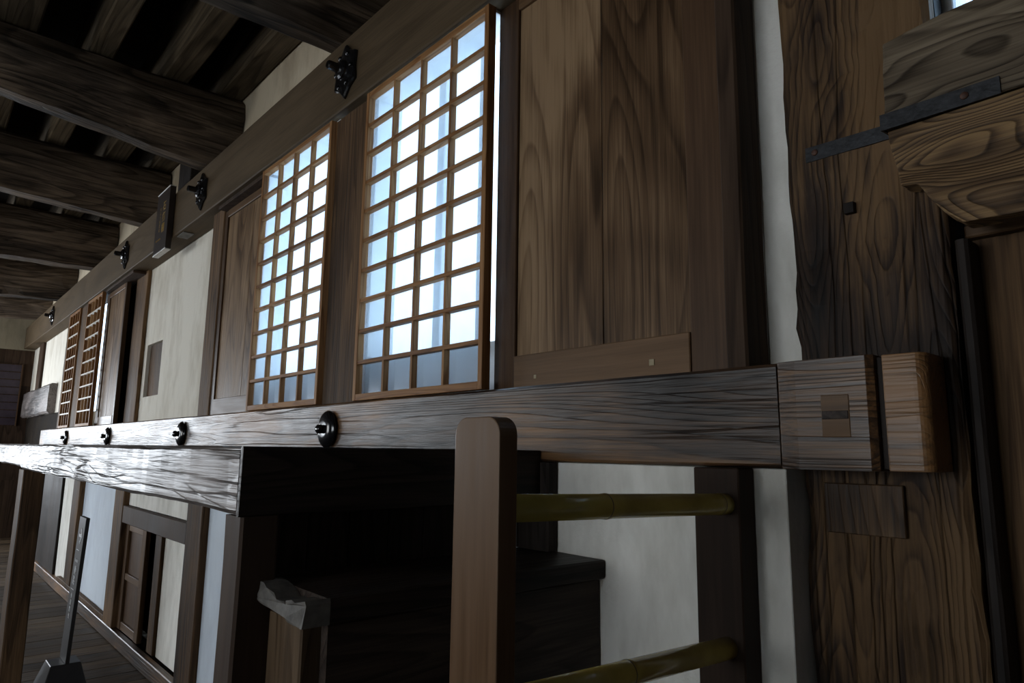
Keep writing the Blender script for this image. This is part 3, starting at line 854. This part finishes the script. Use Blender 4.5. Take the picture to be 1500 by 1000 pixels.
obj('upper_timber', extrude_profile('upper_timber', rough_outline([(-0.492, 2.226), (1.2, 2.245), (1.2, 2.50), (-0.30, 2.434), (-0.44, 2.424), (-0.486, 2.414)], 6, 0.004, 3), 'Y', 1.470, 1.537, 0.004), M['timber_g'], gt, label='grey bold grained upper timber')
obj('lower_timber', extrude_profile('lower_timber', rough_outline([(-0.490, 2.222), (-0.472, 2.099), (-0.440, 2.092), (-0.424, 2.062), (-0.398, 2.020), (-0.370, 1.994), (-0.25, 1.992), (1.2, 1.985), (1.2, 2.238)], 6, 0.004, 7), 'Y', 1.476, 1.537, 0.004), M['timber_r'], gt, label='orange brown bold grained lower timber')
obj('backing', box_mesh('backing', -0.41, 1.2, 1.539, 1.598, 2.03, 2.43, 0.004), M['timber_r'], gt)

ir = thing('iron_strap', 'dark wrought iron strap nailed across pillar and timber', 'strap', (-0.49, 1.5, 2.23))
bm = bmesh.new()
path = [(-0.690, 1.5335), (-0.499, 1.5335), (-0.499, 1.4655), (-0.287, 1.4655)]
zz = [(2.233, 2.269), (2.230, 2.264), (2.222, 2.257), (2.222, 2.257)]
inner = [(-0.690, 1.5385), (-0.494, 1.5385), (-0.494, 1.4695), (-0.287, 1.4695)]
fr_, bk_ = [], []
for (p, q, z) in zip(path, inner, zz):
    fr_.append([bm.verts.new((p[0], p[1], z[0])), bm.verts.new((p[0], p[1], z[1]))])
    bk_.append([bm.verts.new((q[0], q[1], z[0])), bm.verts.new((q[0], q[1], z[1]))])
for i in range(3):
    bm.faces.new((fr_[i][0], fr_[i + 1][0], fr_[i + 1][1], fr_[i][1]))
    bm.faces.new((bk_[i][0], bk_[i][1], bk_[i + 1][1], bk_[i + 1][0]))
    bm.faces.new((fr_[i][1], fr_[i + 1][1], bk_[i + 1][1], bk_[i][1]))
    bm.faces.new((fr_[i][0], bk_[i][0], bk_[i + 1][0], fr_[i + 1][0]))
for i in (0, 3):
    bm.faces.new((fr_[i][0], fr_[i][1], bk_[i][1], bk_[i][0]))
bmesh.ops.recalc_face_normals(bm, faces=bm.faces)
obj('band', mesh_from(bm, 'band'), M['iron'], ir)
for (rx, ry, rz) in ((-0.668, 1.5335, 2.252), (-0.345, 1.4655, 2.240)):
    obj('rivet', tube_mesh('rivet', [(0, 0.008), (0.6, 0.007), (1, 0.002)], (rx, ry, rz), (rx, ry - 0.004, rz), 10), M['rust'], ir)

# boarded recess right of the pillar
rb = thing('boarded_screen', 'dull brown boarded screen right of the pillar under the timbers', 'screen', (0.4, 1.64, 0))
obj('rail', box_mesh('rail', -0.405, 1.2, 1.618, 1.66, 2.000, 2.028, 0.003), M['door_frame_x'], rb)
for k in range(9):
    xa = -0.405 + 0.178 * k
    obj('board', box_mesh('board', xa + 0.001, xa + 0.177, 1.636, 1.662, 0.002, 1.998, 0.002), M['post'], rb)
post('side_post', -0.408, -0.385, 1.555, 1.634, 0.002, 1.985, M['dark_z'], 'dark jamb strip against the right side of the great pillar', amp=0.002, seed=19)

# old screen on the far wall
fs = thing('old_screen', 'dark purple lattice screen on the far end wall', 'screen', (-14.47, 1.2, 1.85))
obj('screen_panel', box_mesh('screen_panel', -14.488, -14.478, 0.75, 1.45, 1.86, 2.92, 0.001), M['far_shoji'], fs)
for a in (0.75, 1.095, 1.435):
    obj('stile', box_mesh('stile', -14.477, -14.462, a, a + 0.02, 1.86, 2.92, 0.001), M['door_frame'], fs)
for k in range(9):
    zc = 1.86 + k * 1.045 / 8
    obj('muntin', box_mesh('muntin', -14.476, -14.464, 0.771, 1.434, zc, zc + 0.014, 0.001), M['door_dark'], fs)

# ------------------------------------------------------------------ sign stand
sg = thing('sign_stand', 'glossy black route sign panel leaning on a tapered black base', 'sign', (-4.92, 0.86, 0))
bm = bmesh.new()
ring = [[(-5.10, 0.72), (-4.74, 0.72), (-4.74, 1.00), (-5.10, 1.00)], [(-5.09, 0.725), (-4.75, 0.725), (-4.75, 0.995), (-5.09, 0.995)], [(-5.005, 0.788), (-4.835, 0.788), (-4.835, 0.94), (-5.005, 0.94)]]
vz = [0.002, 0.10, 0.30]
vv = [[bm.verts.new((p[0], p[1], z)) for p in r] for r, z in zip(ring, vz)]
for p, q in zip(vv, vv[1:]):
    for k in range(4):
        bm.faces.new((p[k], p[(k + 1) % 4], q[(k + 1) % 4], q[k]))
bm.faces.new(vv[0][::-1])
bm.faces.new(vv[-1])
bmesh.ops.recalc_face_normals(bm, faces=bm.faces)
bmesh.ops.bevel(bm, geom=list(bm.edges), offset=0.003, segments=1, affect='EDGES')
obj('base', mesh_from(bm, 'base'), M['signface'], sg)
lean = 0.027 / 0.80


def lean_mesh(me, y0):
    for v in me.vertices:
        v.co.y += lean * (v.co.z - 0.30) + y0
    return me


obj('panel', lean_mesh(box_mesh('panel', -5.015, -4.83, 0, 0.021, 0.30, 1.118, 0.002), 0.859), M['signface'], sg)


def sign_mark(name, me, x, z):
    me.transform(Matrix.Translation((x, 0, z)))
    obj(name, lean_mesh(me, 0.8575), M['lettering'], sg)


def bar(x0, z0, x1, z1, w):
    bm = bmesh.new()
    d = Vector((x1 - x0, z1 - z0)).normalized()
    n = Vector((-d.y, d.x)) * w / 2
    q = [(x0 + n.x, z0 + n.y), (x0 - n.x, z0 - n.y), (x1 - n.x, z1 - n.y), (x1 + n.x, z1 + n.y)]
    A = [bm.verts.new((u, -0.0006, v)) for u, v in q]
    B = [bm.verts.new((u, 0.0006, v)) for u, v in q]
    bm.faces.new(A)
    bm.faces.new(B[::-1])
    for i in range(4):
        bm.faces.new((A[i], B[i], B[(i + 1) % 4], A[(i + 1) % 4]))
    bmesh.ops.recalc_face_normals(bm, faces=bm.faces)
    return mesh_from(bm, 'mark')


sign_mark('arrow', bar(-4.955, 1.010, -4.875, 1.010, 0.018), 0, 0)
sign_mark('arrow', bar(-4.915, 1.052, -4.873, 1.007, 0.014), 0, 0)
sign_mark('arrow', bar(-4.915, 0.968, -4.873, 1.013, 0.014), 0, 0)
sign_mark('rule', bar(-4.97, 0.925, -4.89, 0.925, 0.004), 0, 0)
sign_mark('lettering', text_mesh('lettering', 'Route', 0.034), -4.925, 0.865)
sign_mark('lettering', text_mesh('lettering', '順', 0.055), -4.925, 0.805)
sign_mark('lettering', text_mesh('lettering', '路', 0.055), -4.925, 0.748)
sign_mark('rule', bar(-4.97, 0.700, -4.89, 0.700, 0.004), 0, 0)
for k, ch in enumerate('参观路线'):
    sign_mark('lettering', text_mesh('lettering', ch, 0.034), -4.925, 0.662 - 0.038 * k)
